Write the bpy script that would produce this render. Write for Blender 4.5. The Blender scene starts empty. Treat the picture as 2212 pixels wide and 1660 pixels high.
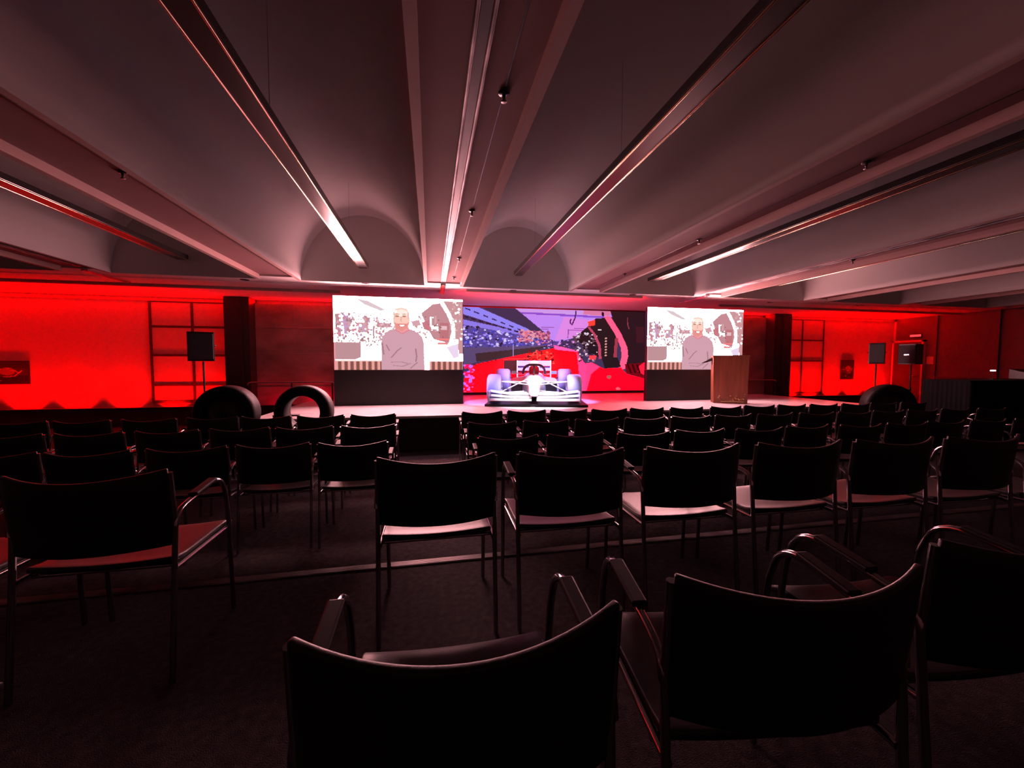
import bpy, math, random
import numpy as np
from mathutils import Vector, Matrix
random.seed(7)
SC = bpy.context.scene
COL = SC.collection
R = math.radians

# ------------------------------------------------------------------ camera
EYE = 1.23
cd = bpy.data.cameras.new('camera'); cam = bpy.data.objects.new('camera', cd); COL.objects.link(cam)
cd.sensor_fit = 'HORIZONTAL'; cd.sensor_width = 36.0; cd.lens = 36.0 * 859 / 2212
cd.clip_start = 0.05; cd.clip_end = 200
yaw, pit, rol = R(11.58), R(2.91), R(0.1)
fw = Vector((math.sin(yaw) * math.cos(pit), math.cos(yaw) * math.cos(pit), -math.sin(pit)))
rt = Vector((math.cos(yaw), -math.sin(yaw), 0)); up = rt.cross(fw)
rt2 = rt * math.cos(rol) + up * math.sin(rol); up2 = up * math.cos(rol) - rt * math.sin(rol)
cam.matrix_world = Matrix(((rt2.x, up2.x, -fw.x, 0), (rt2.y, up2.y, -fw.y, 0), (rt2.z, up2.z, -fw.z, EYE), (0, 0, 0, 1)))
SC.camera = cam

# ------------------------------------------------------------------ world, exposure
w = bpy.data.worlds.new('world'); SC.world = w; w.use_nodes = True
w.node_tree.nodes['Background'].inputs[0].default_value = (1, .75, .8, 1)
w.node_tree.nodes['Background'].inputs[1].default_value = 0.0
SC.view_settings.view_transform = 'Standard'; SC.view_settings.look = 'None'
SC.view_settings.exposure = 0.0; SC.view_settings.gamma = 1.0; SC.view_settings.use_curve_mapping = False
try:
    SC.cycles.max_bounces = 6; SC.cycles.diffuse_bounces = 4; SC.cycles.glossy_bounces = 4
    SC.cycles.sample_clamp_indirect = 4.0
    SC.cycles.use_denoising = True
except Exception:
    pass

SCREEN_WHITE = 76.0       # radiance of a blown out white on the video walls
LED_GAIN = 1.0
UPLIGHT_W = 26.0         # each red uplighter at the foot of the end wall
COVE_W = 9.0             # red strip above the cove lip, per metre
F_LO, F_UP = -0.21, 0.0  # lower and upper floor
STAGE = 0.38
SOFFIT = 2.80
WALL_Y = 11.0

def light(name, kind, loc, rot, energy, color, **kw):
    l = bpy.data.lights.new(name, kind); o = bpy.data.objects.new(name, l); COL.objects.link(o)
    o.location = loc; o.rotation_euler = rot; l.energy = energy; l.color = color
    for k, v in kw.items(): setattr(l, k, v)
    return o
RED = (1.0, 0.0, 0.0)
# red uplighters lying in the trough in front of the end wall
UPX = [-12.1, -11.05, -10.0, -8.95, -8.0, -7.0, -6.05, -5.25] + [11.6, 12.4, 13.3, 14.2, 15.1]
for x in UPX:
    light('uplighter_lamp', 'AREA', (x, 10.80, 0.06), (R(180 - 10), 0, 0), UPLIGHT_W, RED, shape='RECTANGLE', size=.26, size_y=.06, spread=R(112))
for x, k in ((-3.75, .10), (-2.75, .14), (8.3, .16), (9.3, .12)):   # weaker ones before the panelling
    light('uplighter_lamp', 'AREA', (x, 10.62, 0.06), (R(180 - 14), 0, 0), UPLIGHT_W * k, (1, .0, .03), shape='RECTANGLE', size=.34, size_y=.06, spread=R(150))
# red strip lights: on the rail along the end wall and behind the cove lip over the video wall, grazing the soffit
for x0, x1 in ((-13, -1.9), (7.45, 15.8)):
    light('cove_lamp', 'AREA', ((x0 + x1) / 2, 10.90, 2.735), (R(-118), 0, 0), COVE_W * (x1 - x0), RED, shape='RECTANGLE', size=x1 - x0, size_y=.03, spread=R(160))
light('cove_lamp', 'AREA', (2.78, 8.53, 2.735), (R(118), 0, 0), COVE_W * 34, RED, shape='RECTANGLE', size=4.05, size_y=.03, spread=R(160))
# unseen stage spots aimed at the show car and lectern, some added as fill
def spot(loc, tgt, energy, color, deg, blend=.5, rad=.03):
    d = Vector(tgt) - Vector(loc)
    return light('unseen_stage_spot', 'SPOT', loc, d.to_track_quat('-Z', 'Y').to_euler(), energy, color, spot_size=R(deg), spot_blend=blend, shadow_soft_size=rad)
spot((2.3, 6.9, 2.85), (2.15, 7.9, .55), 900, (1, .82, .94), 44)
spot((.55, 7.7, 2.82), (1.30, 8.5, .75), 600, (.42, .40, 1), 36)
spot((3.75, 7.7, 2.82), (3.1, 8.5, .75), 600, (.30, .38, 1), 36)
spot((2.5, 7.8, 2.78), (2.68, 10.2, 1.05), 900, (.56, .55, 1), 40)  # added fill that brightens the rear wing and rear wheels
spot((.0, 7.7, 2.82), (-.6, 7.4, .4), 130, (1, .55, .66), 80)  # added pink wash to brighten the stage top by the aisle
spot((6.0, 7.7, 2.82), (5.6, 7.5, .4), 120, (1, .55, .66), 80)  # added pink wash to brighten the stage top by the lectern
spot((6.4, 5.6, 2.82), (6.3, 7.4, .9), 22, (1, .5, .34), 34)

# ------------------------------------------------------------------ materials
MATS = {}
def mat(name, base, rough=.5, metal=0.0, spec=.5, noise=None, bump=None, emit=None, coat=0.0):
    m = bpy.data.materials.new(name); m.use_nodes = True; nt = m.node_tree; b = nt.nodes['Principled BSDF']
    b.inputs['Base Color'].default_value = (*base, 1); b.inputs['Roughness'].default_value = rough
    b.inputs['Metallic'].default_value = metal; b.inputs['Specular IOR Level'].default_value = spec
    b.inputs['Coat Weight'].default_value = coat
    tc = None
    if noise or bump:
        tc = nt.nodes.new('ShaderNodeTexCoord')
    if noise:
        scale, amt, detail = noise
        mp = nt.nodes.new('ShaderNodeMapping'); nt.links.new(tc.outputs['Object'], mp.inputs['Vector'])
        if isinstance(scale, tuple): mp.inputs['Scale'].default_value = scale; s = 1.0
        else: s = scale
        n = nt.nodes.new('ShaderNodeTexNoise'); n.inputs['Scale'].default_value = s; n.inputs['Detail'].default_value = detail
        nt.links.new(mp.outputs['Vector'], n.inputs['Vector'])
        cr = nt.nodes.new('ShaderNodeValToRGB')
        cr.color_ramp.elements[0].position = .3; cr.color_ramp.elements[1].position = .7
        cr.color_ramp.elements[0].color = (*[c * (1 - amt) for c in base], 1)
        cr.color_ramp.elements[1].color = (*[min(1, c * (1 + amt)) for c in base], 1)
        nt.links.new(n.outputs['Fac'], cr.inputs['Fac']); nt.links.new(cr.outputs['Color'], b.inputs['Base Color'])
    if bump:
        n2 = nt.nodes.new('ShaderNodeTexNoise'); n2.inputs['Scale'].default_value = bump[0]
        nt.links.new(tc.outputs['Object'], n2.inputs['Vector'])
        bp = nt.nodes.new('ShaderNodeBump'); bp.inputs['Strength'].default_value = bump[1]; bp.inputs['Distance'].default_value = .01
        nt.links.new(n2.outputs['Fac'], bp.inputs['Height']); nt.links.new(bp.outputs['Normal'], b.inputs['Normal'])
    if emit:
        b.inputs['Emission Color'].default_value = (*emit[0], 1); b.inputs['Emission Strength'].default_value = emit[1]
    MATS[name] = m
    return m
def attr_mat(name, emission, gain=1.0, rough=.5):
    m = bpy.data.materials.new(name); m.use_nodes = True; nt = m.node_tree; b = nt.nodes['Principled BSDF']
    a = nt.nodes.new('ShaderNodeVertexColor'); a.layer_name = 'picture'
    if emission:
        b.inputs['Base Color'].default_value = (.002, .002, .002, 1); b.inputs['Roughness'].default_value = .6; b.inputs['Specular IOR Level'].default_value = .05
        nt.links.new(a.outputs['Color'], b.inputs['Emission Color']); b.inputs['Emission Strength'].default_value = gain
    else:
        nt.links.new(a.outputs['Color'], b.inputs['Base Color']); b.inputs['Roughness'].default_value = rough
    MATS[name] = m
    return m
mat('carpet', (.050, .043, .045), .9, spec=.1, noise=(30, .35, 4), bump=(220, .5))
mat('plaster', (.70, .66, .64), .85, spec=.2, noise=(.7, .05, 4))
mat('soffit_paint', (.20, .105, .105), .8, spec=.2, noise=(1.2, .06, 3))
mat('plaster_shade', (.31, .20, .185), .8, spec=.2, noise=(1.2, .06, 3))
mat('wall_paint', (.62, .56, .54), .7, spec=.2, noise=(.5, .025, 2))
mat('dark_panel', (.34, .22, .20), .55, noise=((1.2, 1, 2.4), .45, 4))
mat('dark_paint', (.03, .025, .027), .5)
mat('door_paint', (.09, .05, .045), .5)
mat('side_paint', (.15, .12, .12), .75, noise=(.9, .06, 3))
mat('dark_wood', (.035, .022, .018), .45, noise=((1, 8, 8), .3, 3))
mat('steel', (.55, .54, .55), .38, 1.0)
mat('nosing', (.20, .18, .18), .5, 1.0, noise=((3, 3, 3), .6, 2))
mat('chrome', (.72, .72, .73), .16, 1.0)
mat('chair_tube', (.42, .41, .42), .15, 1.0)
mat('leather', (.006, .0055, .006), .44, spec=.42, bump=(160, .06))
mat('pad_plastic', (.004, .004, .004), .5, spec=.25)
mat('rubber', (.004, .004, .0045), .55, spec=.16, bump=(60, .1))
mat('black_plastic', (.012, .012, .013), .4)
mat('black_cloth', (.008, .008, .009), .9, spec=.1)
mat('grille', (.035, .035, .04), .55, bump=(300, .4))
mat('stage_top', (.74, .68, .71), .24, spec=.6, noise=(2.5, .08, 3))
mat('stage_skirt', (.012, .011, .012), .75)
mat('lacquer_black', (.009, .008, .008), .45, spec=.3)
mat('wood', (.27, .085, .045), .5, noise=((14, 14, 1.2), .28, 5))
mat('brass', (.75, .52, .28), .3, 1.0)
mat('car_white', (.82, .82, .86), .25, coat=.4)
mat('car_blue', (.42, .48, .85), .3, coat=.3)
mat('car_red', (.6, .03, .05), .3, coat=.3)
mat('car_dark', (.03, .03, .035), .4)
mat('tyre_blue_lit', (.34, .38, .80), .6)  # blue stage light on the car's tyres put into their colour
mat('fixture_dark', (.035, .03, .03), .25, spec=.7)
mat('fixture_under', (.035, .03, .03), .28, .3)
mat('fixture_reflector', (.90, .70, .46), .14, 1.0)
mat('slot_black', (.006, .006, .006), .4)
mat('paper', (.75, .62, .48), .7)
mat('mullion', (.05, .035, .03), .45)
mat('panel_pane', (.60, .52, .50), .32, spec=.5)
mat('exit_red', (.3, .01, .01), .4, emit=((1, .05, .06), 1.3))
mat('exit_housing', (.05, .02, .02), .5)
mat('lamp_glow', (.8, .8, .8), .4, emit=((1, .85, .82), 6))
attr_mat('video_wall', True, 1.0)
attr_mat('print', False, rough=.4)

# ------------------------------------------------------------------ mesh helpers
class MB:
    def __init__(s): s.v = []; s.f = []; s.mi = []; s.sm = []; s.cur = 0; s.smooth = False
    def _add(s, vs, fs, smooth=None):
        n = len(s.v); s.v += [tuple(p) for p in vs]
        for f in fs:
            s.f.append(tuple(i + n for i in f)); s.mi.append(s.cur); s.sm.append(s.smooth if smooth is None else smooth)
    def box(s, x0, x1, y0, y1, z0, z1, M=None):
        p = [(x0, y0, z0), (x1, y0, z0), (x1, y1, z0), (x0, y1, z0), (x0, y0, z1), (x1, y0, z1), (x1, y1, z1), (x0, y1, z1)]
        if M: p = [M @ Vector(q) for q in p]
        s._add(p, [(0, 3, 2, 1), (4, 5, 6, 7), (0, 1, 5, 4), (1, 2, 6, 5), (2, 3, 7, 6), (3, 0, 4, 7)], False); return s
    def quad(s, a, b, c, d): s._add([a, b, c, d], [(0, 1, 2, 3)], False); return s
    def poly(s, pts): s._add(pts, [tuple(range(len(pts)))], False); return s
    def tube(s, pts, r, n=8, cap=True):
        P = [Vector(p) for p in pts]; rs = r if isinstance(r, (list, tuple)) else [r] * len(P)
        rings = []; prev = None
        for i, p in enumerate(P):
            t = (P[min(i + 1, len(P) - 1)] - P[max(i - 1, 0)]).normalized()
            if prev is None:
                a = Vector((0, 0, 1)) if abs(t.z) < .9 else Vector((1, 0, 0)); u = t.cross(a).normalized()
            else:
                u = (prev - t * prev.dot(t)).normalized()
            prev = u; v = t.cross(u)
            rings.append([p + (u * math.cos(k * 2 * math.pi / n) + v * math.sin(k * 2 * math.pi / n)) * rs[i] for k in range(n)])
        vs = [q for rg in rings for q in rg]; fs = []
        for i in range(len(P) - 1):
            for k in range(n):
                a, b = i * n + k, i * n + (k + 1) % n; fs.append((a, b, b + n, a + n))
        s._add(vs, fs, True)
        if cap:
            s._add(rings[0], [tuple(reversed(range(n)))], False); s._add(rings[-1], [tuple(range(n))], False)
        return s
    def lathe(s, prof, c=(0, 0, 0), axis='z', n=32, closed=False):
        vs = []; m = len(prof)
        for k in range(n):
            a = 2 * math.pi * k / n
            for r, h in prof:
                if axis == 'z': q = (r * math.cos(a), r * math.sin(a), h)
                elif axis == 'y': q = (r * math.cos(a), h, r * math.sin(a))
                else: q = (h, r * math.cos(a), r * math.sin(a))
                vs.append((q[0] + c[0], q[1] + c[1], q[2] + c[2]))
        fs = []
        for k in range(n):
            for i in range(m if closed else m - 1):
                j = (i + 1) % m; k2 = (k + 1) % n
                fs.append((k * m + i, k2 * m + i, k2 * m + j, k * m + j))
        s._add(vs, fs, True); return s
    def loft(s, rings, cap=True, smooth=True):
        n = len(rings[0]); vs = [q for rg in rings for q in rg]; fs = []
        for i in range(len(rings) - 1):
            for k in range(n):
                a, b = i * n + k, i * n + (k + 1) % n; fs.append((a, b, b + n, a + n))
        s._add(vs, fs, smooth)
        if cap: s._add(rings[0], [tuple(reversed(range(n)))], False); s._add(rings[-1], [tuple(range(n))], False)
        return s
    def sheet(s, fn, nu, nv, th):
        """a panel of thickness th: fn(u,v)->(point, normal)"""
        top = []; bot = []
        for j in range(nv + 1):
            for i in range(nu + 1):
                p, nn = fn(i / nu, j / nv); p = Vector(p); nn = Vector(nn).normalized()
                top.append(p + nn * th / 2); bot.append(p - nn * th / 2)
        W = nu + 1; N = len(top); fs = []
        for j in range(nv):
            for i in range(nu):
                a = j * W + i; fs.append((a, a + 1, a + 1 + W, a + W)); fs.append((N + a, N + a + W, N + a + 1 + W, N + a + 1))
        for i in range(nu):
            fs.append((i, N + i, N + i + 1, i + 1)); a = nv * W + i; fs.append((a, a + 1, N + a + 1, N + a))
        for j in range(nv):
            a = j * W; fs.append((a, a + W, N + a + W, N + a)); a = j * W + nu; fs.append((a, N + a, N + a + W, a + W))
        s._add(top + bot, fs, True); return s
    def build(s, name, m, parent=None, bevel=0, seg=2, sub=0):
        me = bpy.data.meshes.new(name); me.from_pydata(s.v, [], s.f)
        ms = m if isinstance(m, (list, tuple)) else [m]
        for k in ms: me.materials.append(MATS[k])
        me.polygons.foreach_set('material_index', s.mi); me.polygons.foreach_set('use_smooth', s.sm)
        me.update()
        o = bpy.data.objects.new(name, me); COL.objects.link(o)
        if parent: o.parent = parent
        if bevel:
            b = o.modifiers.new('bevel', 'BEVEL'); b.width = bevel; b.segments = seg; b.limit_method = 'ANGLE'; b.angle_limit = R(40)
        return o

def tag(o, label, cat, group=None):
    o['label'] = label; o['category'] = cat
    if group: o['group'] = group
    return o
def thing(name, loc, label, cat, group=None, rz=0):
    o = bpy.data.objects.new(name, None); COL.objects.link(o); o.location = loc; o.rotation_euler = (0, 0, rz)
    o.empty_display_size = .1
    return tag(o, label, cat, group)
def struct(o, label=None, cat=None):
    o['kind'] = 'structure'
    if label: o['label'] = label
    if cat: o['category'] = cat
    return o
def copy_tree(o, parent=None):
    c = o.copy(); COL.objects.link(c)
    if parent: c.parent = parent
    for ch in list(o.children): copy_tree(ch, c)
    return c
def bez(p0, p1, p2, n=6):
    p0, p1, p2 = Vector(p0), Vector(p1), Vector(p2)
    return [p0 * (1 - t) ** 2 + p1 * 2 * t * (1 - t) + p2 * t * t for t in [i / n for i in range(n + 1)]]

# ------------------------------------------------------------------ raster pictures (for screens and prints)
def lin(c):
    return tuple(((x / 255) / 12.92 if x / 255 <= .04045 else ((x / 255 + .055) / 1.055) ** 2.4) for x in c)
class Ras:
    def __init__(s, w, h, c): s.w, s.h = w, h; s.a = np.zeros((h, w, 3)); s.a[:] = c; s.X, s.Y = np.meshgrid((np.arange(w) + .5) / w, (np.arange(h) + .5) / h)
    def put(s, m, c, al=1.0): s.a[m] = s.a[m] * (1 - al) + np.array(c) * al
    def poly(s, pts, c, al=1.0):
        m = np.zeros((s.h, s.w), bool); n = len(pts)
        for i in range(n):
            x0, y0 = pts[i]; x1, y1 = pts[(i + 1) % n]
            if y0 == y1: continue
            k = ((y0 <= s.Y) != (y1 <= s.Y)) & (s.X < (x1 - x0) * (s.Y - y0) / (y1 - y0) + x0); m ^= k
        s.put(m, c, al)
    def ell(s, cx, cy, rx, ry, c, al=1.0): s.put(((s.X - cx) / rx) ** 2 + ((s.Y - cy) / ry) ** 2 < 1, c, al)
    def line(s, pts, wd, c, al=1.0, asp=1.0):
        for (x0, y0), (x1, y1) in zip(pts[:-1], pts[1:]):
            dx, dy = x1 - x0, (y1 - y0) / asp; L = dx * dx + dy * dy + 1e-12
            t = np.clip(((s.X - x0) * dx + (s.Y - y0) / asp * dy) / L, 0, 1)
            d = np.hypot(s.X - x0 - t * dx, (s.Y - y0) / asp - t * dy); s.put(d < wd / 2, c, al)
    def specks(s, rng, n, x0, x1, y0, y1, cols, r0, r1, inside=None):
        for _ in range(n):
            x = rng.uniform(x0, x1); y = rng.uniform(y0, y1)
            if inside and not inside(x, y): continue
            r = rng.uniform(r0, r1); s.ell(x, y, r, r * rng.uniform(1, 2.2), cols[rng.randrange(len(cols))])
def picture_mesh(name, ras, x0, x1, y, z0, z1, m, parent, jitter=None):
    """a flat grid facing -Y that carries the raster as a colour attribute"""
    w, h = ras.w, ras.h
    xs = np.linspace(x0, x1, w + 1); zs = np.linspace(z1, z0, h + 1)
    XX, ZZ = np.meshgrid(xs, zs); V = np.stack([XX, np.full_like(XX, y), ZZ], -1).reshape(-1, 3)
    i = np.arange(w); j = np.arange(h); I, J = np.meshgrid(i, j); a = (J * (w + 1) + I).ravel()
    F = np.stack([a, a + w + 1, a + w + 2, a + 1], -1)
    me = bpy.data.meshes.new(name); me.from_pydata(V.tolist(), [], F.tolist()); me.materials.append(MATS[m])
    at = me.color_attributes.new('picture', 'FLOAT_COLOR', 'CORNER')
    c = np.ones((w * h, 4, 4), np.float32); c[:, :, :3] = ras.a.reshape(-1, 1, 3)
    at.data.foreach_set('color', c.ravel()); me.update()
    o = bpy.data.objects.new(name, me); COL.objects.link(o); o.parent = parent
    return o

def paint_speaker_feed():
    rng = random.Random(3); Wt = (SCREEN_WHITE,) * 3; Wt = (SCREEN_WHITE, SCREEN_WHITE * .42, SCREEN_WHITE * .44)
    r = Ras(320, 180, Wt); P = lambda pts: [((x - 185) / 1290, (y - 185) / 730) for x, y in pts]
    pk = lin((198, 140, 148)); pk2 = lin((214, 165, 172)); lav = lin((200, 160, 200)); gr = lin((170, 130, 135)); dk = lin((150, 95, 100))
    for x0, x1, y0, y1, c in ((200, 256, 360, 585, pk), (280, 330, 380, 560, lav), (330, 352, 400, 520, pk2), (480, 535, 370, 440, pk), (420, 520, 440, 540, pk2), (560, 575, 480, 580, gr), (600, 740, 440, 490, pk2)):
        r.poly(P([(x0, y0), (x1, y0), (x1, y1), (x0, y1)]), c)
    r.specks(rng, 240, .01, .38, .22, .62, [pk, pk2, gr, Wt, lav, lin((225, 140, 160))], .004, .012)
    r.specks(rng, 90, .30, .46, .30, .62, [pk2, pk, lin((232, 190, 198))], .004, .012)
    r.specks(rng, 60, .58, .72, .24, .55, [pk2, pk, lin((232, 190, 198))], .004, .011)
    r.specks(rng, 22, .02, .2, .03, .2, [gr, dk], .002, .006)
    r.specks(rng, 26, .22, .34, .5, .68, [gr, pk], .003, .009)
    r.poly(P([(400, 205), (520, 225), (690, 312), (640, 325), (480, 262)]), lin((222, 200, 206)))
    # bodywork and arch on the other side
    r.poly(P([(1045, 335), (1160, 240), (1240, 225), (1330, 360), (1365, 500), (1330, 640), (1170, 600), (1100, 480)]), pk)
    r.poly(P([(940, 420), (1020, 400), (1050, 460), (960, 470)]), pk2)
    r.poly(P([(1050, 430), (1130, 400), (1130, 520), (1070, 500)]), lin((205, 120, 130)))
    for x0, x1, y0, y1, c in ((1135, 1150, 370, 470, Wt), (1180, 1200, 360, 520, pk2), (1150, 1215, 470, 492, Wt), (1235, 1330, 430, 620, lin((192, 118, 124))), (1245, 1310, 460, 500, lin((230, 190, 195))), (1200, 1330, 592, 612, lin((240, 130, 130))), (1210, 1320, 630, 655, lin((236, 130, 135)))):
        r.poly(P([(x0, y0), (x1, y0), (x1, y1), (x0, y1)]), c)
    r.poly(P([(1268, 205), (1475, 205), (1475, 750), (1430, 750), (1425, 600), (1395, 600), (1380, 440), (1340, 320)]), lin((205, 150, 155)))
    r.line(P([(1250, 215), (1325, 330), (1368, 430), (1378, 520), (1360, 650)]), .03, Wt, 1, .57)
    r.specks(rng, 60, .9, .995, .04, .6, [Wt, pk2, lin((230, 190, 190))], .003, .009)
    r.poly(P([(1300, 680), (1425, 640), (1430, 780), (1380, 800)]), lin((238, 215, 240)))
    r.specks(rng, 30, .7, .84, .25, .6, [gr, Wt, dk], .003, .007)
    # box behind the presenter and the striped desk
    r.poly(P([(196, 640), (442, 640), (442, 790), (390, 812), (196, 812)]), lin((192, 146, 152)))
    r.poly(P([(185, 640), (198, 640), (198, 915), (185, 915)]), lin((240, 150, 160)))
    k = 0; x = 196
    while x < 1475:
        if not (640 < x < 1070):
            r.poly(P([(x, 826), (x + 30, 826), (x + 30, 915), (x, 915)]), lin((236, 160, 152)))
            r.poly(P([(x + 26, 826), (x + 58, 826), (x + 58, 915), (x + 26, 915)]), lin((136, 84, 78)))
        x += 58
    r.poly(P([(196, 818), (640, 818), (640, 830), (196, 830)]), lin((250, 215, 210)))
    # presenter: sweater, neck, head
    r.poly(P([(642, 915), (640, 640), (652, 575), (700, 530), (775, 500), (930, 500), (1010, 535), (1052, 575), (1070, 640), (1075, 915)]), lin((210, 160, 174)))
    for pts in ([(690, 660), (720, 720)], [(740, 790), (800, 720), (840, 690)], [(740, 838), (840, 835), (900, 850)], [(985, 700), (995, 780), (985, 830)], [(760, 870), (850, 880), (930, 850)], [(650, 640), (665, 760)], [(930, 900), (1000, 840)]):
        r.line(P(pts), .012, lin((160, 112, 126)), .8, .57)
    r.poly(P([(778, 470), (915, 470), (925, 510), (860, 545), (775, 510)]), lin((240, 158, 165)))
    r.ell(*P([(845, 410)])[0], 84 / 1290, 108 / 730, lin((252, 205, 190)))
    r.ell(*P([(850, 335)])[0], 60 / 1290, 42 / 730, lin((255, 238, 228)))
    r.poly(P([(772, 330), (785, 295), (845, 280), (905, 295), (918, 330), (900, 318), (845, 300), (790, 318)]), lin((246, 214, 196)))
    r.poly(P([(768, 430), (795, 445), (900, 445), (920, 425), (905, 490), (850, 525), (790, 500)]), lin((234, 148, 142)))
    r.poly(P([(762, 330), (778, 320), (780, 400), (765, 400)]), lin((238, 190, 180)))
    r.poly(P([(905, 320), (922, 330), (920, 400), (908, 400)]), lin((238, 190, 180)))
    for cx in (802, 872): r.ell(*P([(cx, 372)])[0], 20 / 1290, 9 / 730, lin((190, 130, 110))); r.ell(*P([(cx, 350)])[0], 24 / 1290, 5 / 730, lin((225, 170, 150)))
    r.line(P([(845, 375), (838, 420), (852, 425)]), .008, lin((236, 165, 150)), 1, .57)
    r.ell(*P([(850, 466)])[0], 24 / 1290, 6 / 730, Wt); r.line(P([(815, 458), (850, 478), (886, 458)]), .008, lin((200, 100, 100)), 1, .57)
    r.line(P([(778, 505), (850, 548), (925, 505)]), .016, lin((228, 132, 146)), 1, .57)
    return r

def paint_pit_lane():
    rng = random.Random(5); g = LED_GAIN
    def L(*c):
        k = 2.6 if (c[0] > 185 and c[1] < 62) else (1.2 if c[2] > 170 and c[0] > 120 else 1.0)   # saturated reds and the lilac sky burn brightest
        return tuple(v * g * k for v in lin(c))
    r = Ras(300, 140, L(66, 52, 88)); P = lambda pts: [((x - 100) / 1830, (y - 255) / 895) for x, y in pts]
    # sky and roof
    r.poly(P([(560, 255), (1930, 255), (1400, 340), (1290, 410), (1150, 560), (1000, 610), (880, 570), (640, 330)]), L(178, 126, 226))
    r.poly(P([(560, 255), (1500, 255), (1480, 330), (640, 320)]), L(190, 140, 215))
    r.poly(P([(1050, 330), (1330, 360), (1290, 430), (1150, 560), (960, 590)]), L(206, 126, 214))
    r.poly(P([(1250, 255), (1560, 255), (1500, 310), (1240, 300)]), L(222, 120, 165))
    r.poly(P([(620, 290), (1480, 315), (1480, 335), (640, 312)]), L(130, 70, 190))
    r.poly(P([(270, 255), (580, 255), (910, 550), (800, 540), (500, 380)]), L(52, 48, 82))
    r.poly(P([(100, 250), (230, 250), (700, 470), (760, 540), (600, 500), (100, 330)]), L(132, 122, 226))
    r.poly(P([(100, 385), (620, 500), (640, 545), (100, 440)]), L(128, 112, 214))
    for k in range(7):
        x = 120 + k * 80; y = 262 + k * 34; r.poly(P([(x, y), (x + 46, y + 18), (x + 46, y + 32), (x, y + 14)]), L(46, 40, 90))
    for k in range(8):
        x = 110 + k * 66; y = 345 + k * 20; r.poly(P([(x, y), (x + 40, y + 12), (x + 40, y + 30), (x, y + 18)]), L(34, 30, 66))
    for y in (450, 470): r.line(P([(830, y), (1250, y + 6)]), .004, L(140, 60, 150))
    # crowd
    r.poly(P([(100, 440), (640, 540), (880, 600), (1000, 600), (1000, 650), (100, 700)]), L(84, 72, 150))
    r.specks(rng, 420, .0, .45, .22, .47, [L(70, 60, 150), L(60, 66, 190), L(200, 190, 250), L(34, 28, 50), L(110, 96, 210), L(150, 130, 230)], .003, .009, lambda x, y: y > .2 + x * .38)
    r.specks(rng, 130, .28, .44, .26, .4, [L(222, 112, 140), L(230, 150, 170), L(150, 70, 120)], .004, .010)
    r.specks(rng, 60, .38, .58, .37, .46, [L(90, 60, 150), L(210, 130, 210), L(60, 40, 90)], .003, .008)
    # roadway and wall
    r.poly(P([(100, 680), (560, 660), (900, 640), (600, 740), (200, 840), (100, 870)]), L(90, 72, 116))
    r.poly(P([(210, 740), (600, 690), (900, 650), (700, 740), (220, 830)]), L(62, 42, 48))
    r.line(P([(560, 640), (560, 800)]), .004, L(170, 150, 220)); r.line(P([(940, 590), (940, 690)]), .005, L(40, 20, 60))
    # red car far side
    r.poly(P([(100, 1150), (112, 960), (220, 850), (460, 790), (690, 735), (960, 675), (1190, 700), (1240, 900), (1240, 1150)]), L(245, 4, 16))
    r.poly(P([(470, 815), (690, 800), (690, 945), (470, 945)]), L(96, 38, 46))
    r.poly(P([(680, 740), (920, 690), (930, 780), (850, 870), (690, 860)]), L(190, 14, 12))
    for pts in ([(470, 800), (700, 790)], [(700, 800), (790, 700)], [(830, 870), (950, 760)], [(780, 700), (800, 800)], [(690, 760), (900, 740)]): r.line(P(pts), .007, L(255, 80, 70))
    r.specks(rng, 60, .32, .47, .5, .68, [L(110, 8, 10), L(255, 60, 50), L(150, 20, 20)], .003, .009)
    r.poly(P([(1180, 720), (1290, 880), (1290, 1150), (1210, 1150), (1200, 900)]), L(232, 44, 96))
    for k in range(7): r.line(P([(190 + k * 36, 880 - k * 10), (150 + k * 40, 860 - k * 10)]), .006, L(130, 8, 20))
    r.specks(rng, 50, .0, .05, .68, 1.0, [L(230, 90, 220), L(190, 100, 230), L(245, 10, 60)], .004, .010)
    r.poly(P([(950, 640), (1180, 700), (1190, 716), (960, 690)]), L(214, 60, 120))
    # garage wall and dark bodywork on the near side
    r.poly(P([(1520, 255), (1940, 255), (1940, 870), (1660, 870), (1700, 700), (1640, 520), (1560, 400)]), L(44, 22, 30))
    r.poly(P([(1790, 420), (1880, 420), (1880, 600), (1800, 610)]), L(66, 24, 34))
    r.line(P([(1700, 320), (1704, 400), (1720, 450)]), .005, L(150, 60, 80))
    r.poly(P([(1160, 560), (1290, 430), (1370, 340), (1500, 330), (1600, 560), (1590, 800), (1440, 800), (1300, 700)]), L(38, 24, 30))
    r.poly(P([(1290, 380), (1360, 355), (1360, 415), (1300, 430)]), L(232, 40, 30))
    r.specks(rng, 90, .57, .7, .26, .5, [L(210, 190, 210), L(120, 90, 110), L(20, 14, 20), L(90, 60, 70)], .003, .008)
    for k in range(7): r.ell(*P([(1478, 560 + k * 32)])[0], .006, .010, L(225, 160, 150))
    r.ell(*P([(1412, 466)])[0], .011, .01, L(220, 200, 200))
    r.line(P([(1300, 440), (1360, 520), (1410, 640), (1420, 790)]), .016, L(196, 70, 104), 1, .49)
    r.line(P([(1490, 320), (1600, 500), (1670, 660), (1680, 760), (1650, 900)]), .038, L(204, 60, 92), 1, .49)
    r.line(P([(1590, 560), (1580, 680), (1575, 770)]), .018, L(170, 56, 76), 1, .49)
    r.specks(rng, 34, .6, .7, .5, .64, [L(220, 190, 210), L(40, 20, 30), L(150, 110, 140)], .003, .008)
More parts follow.
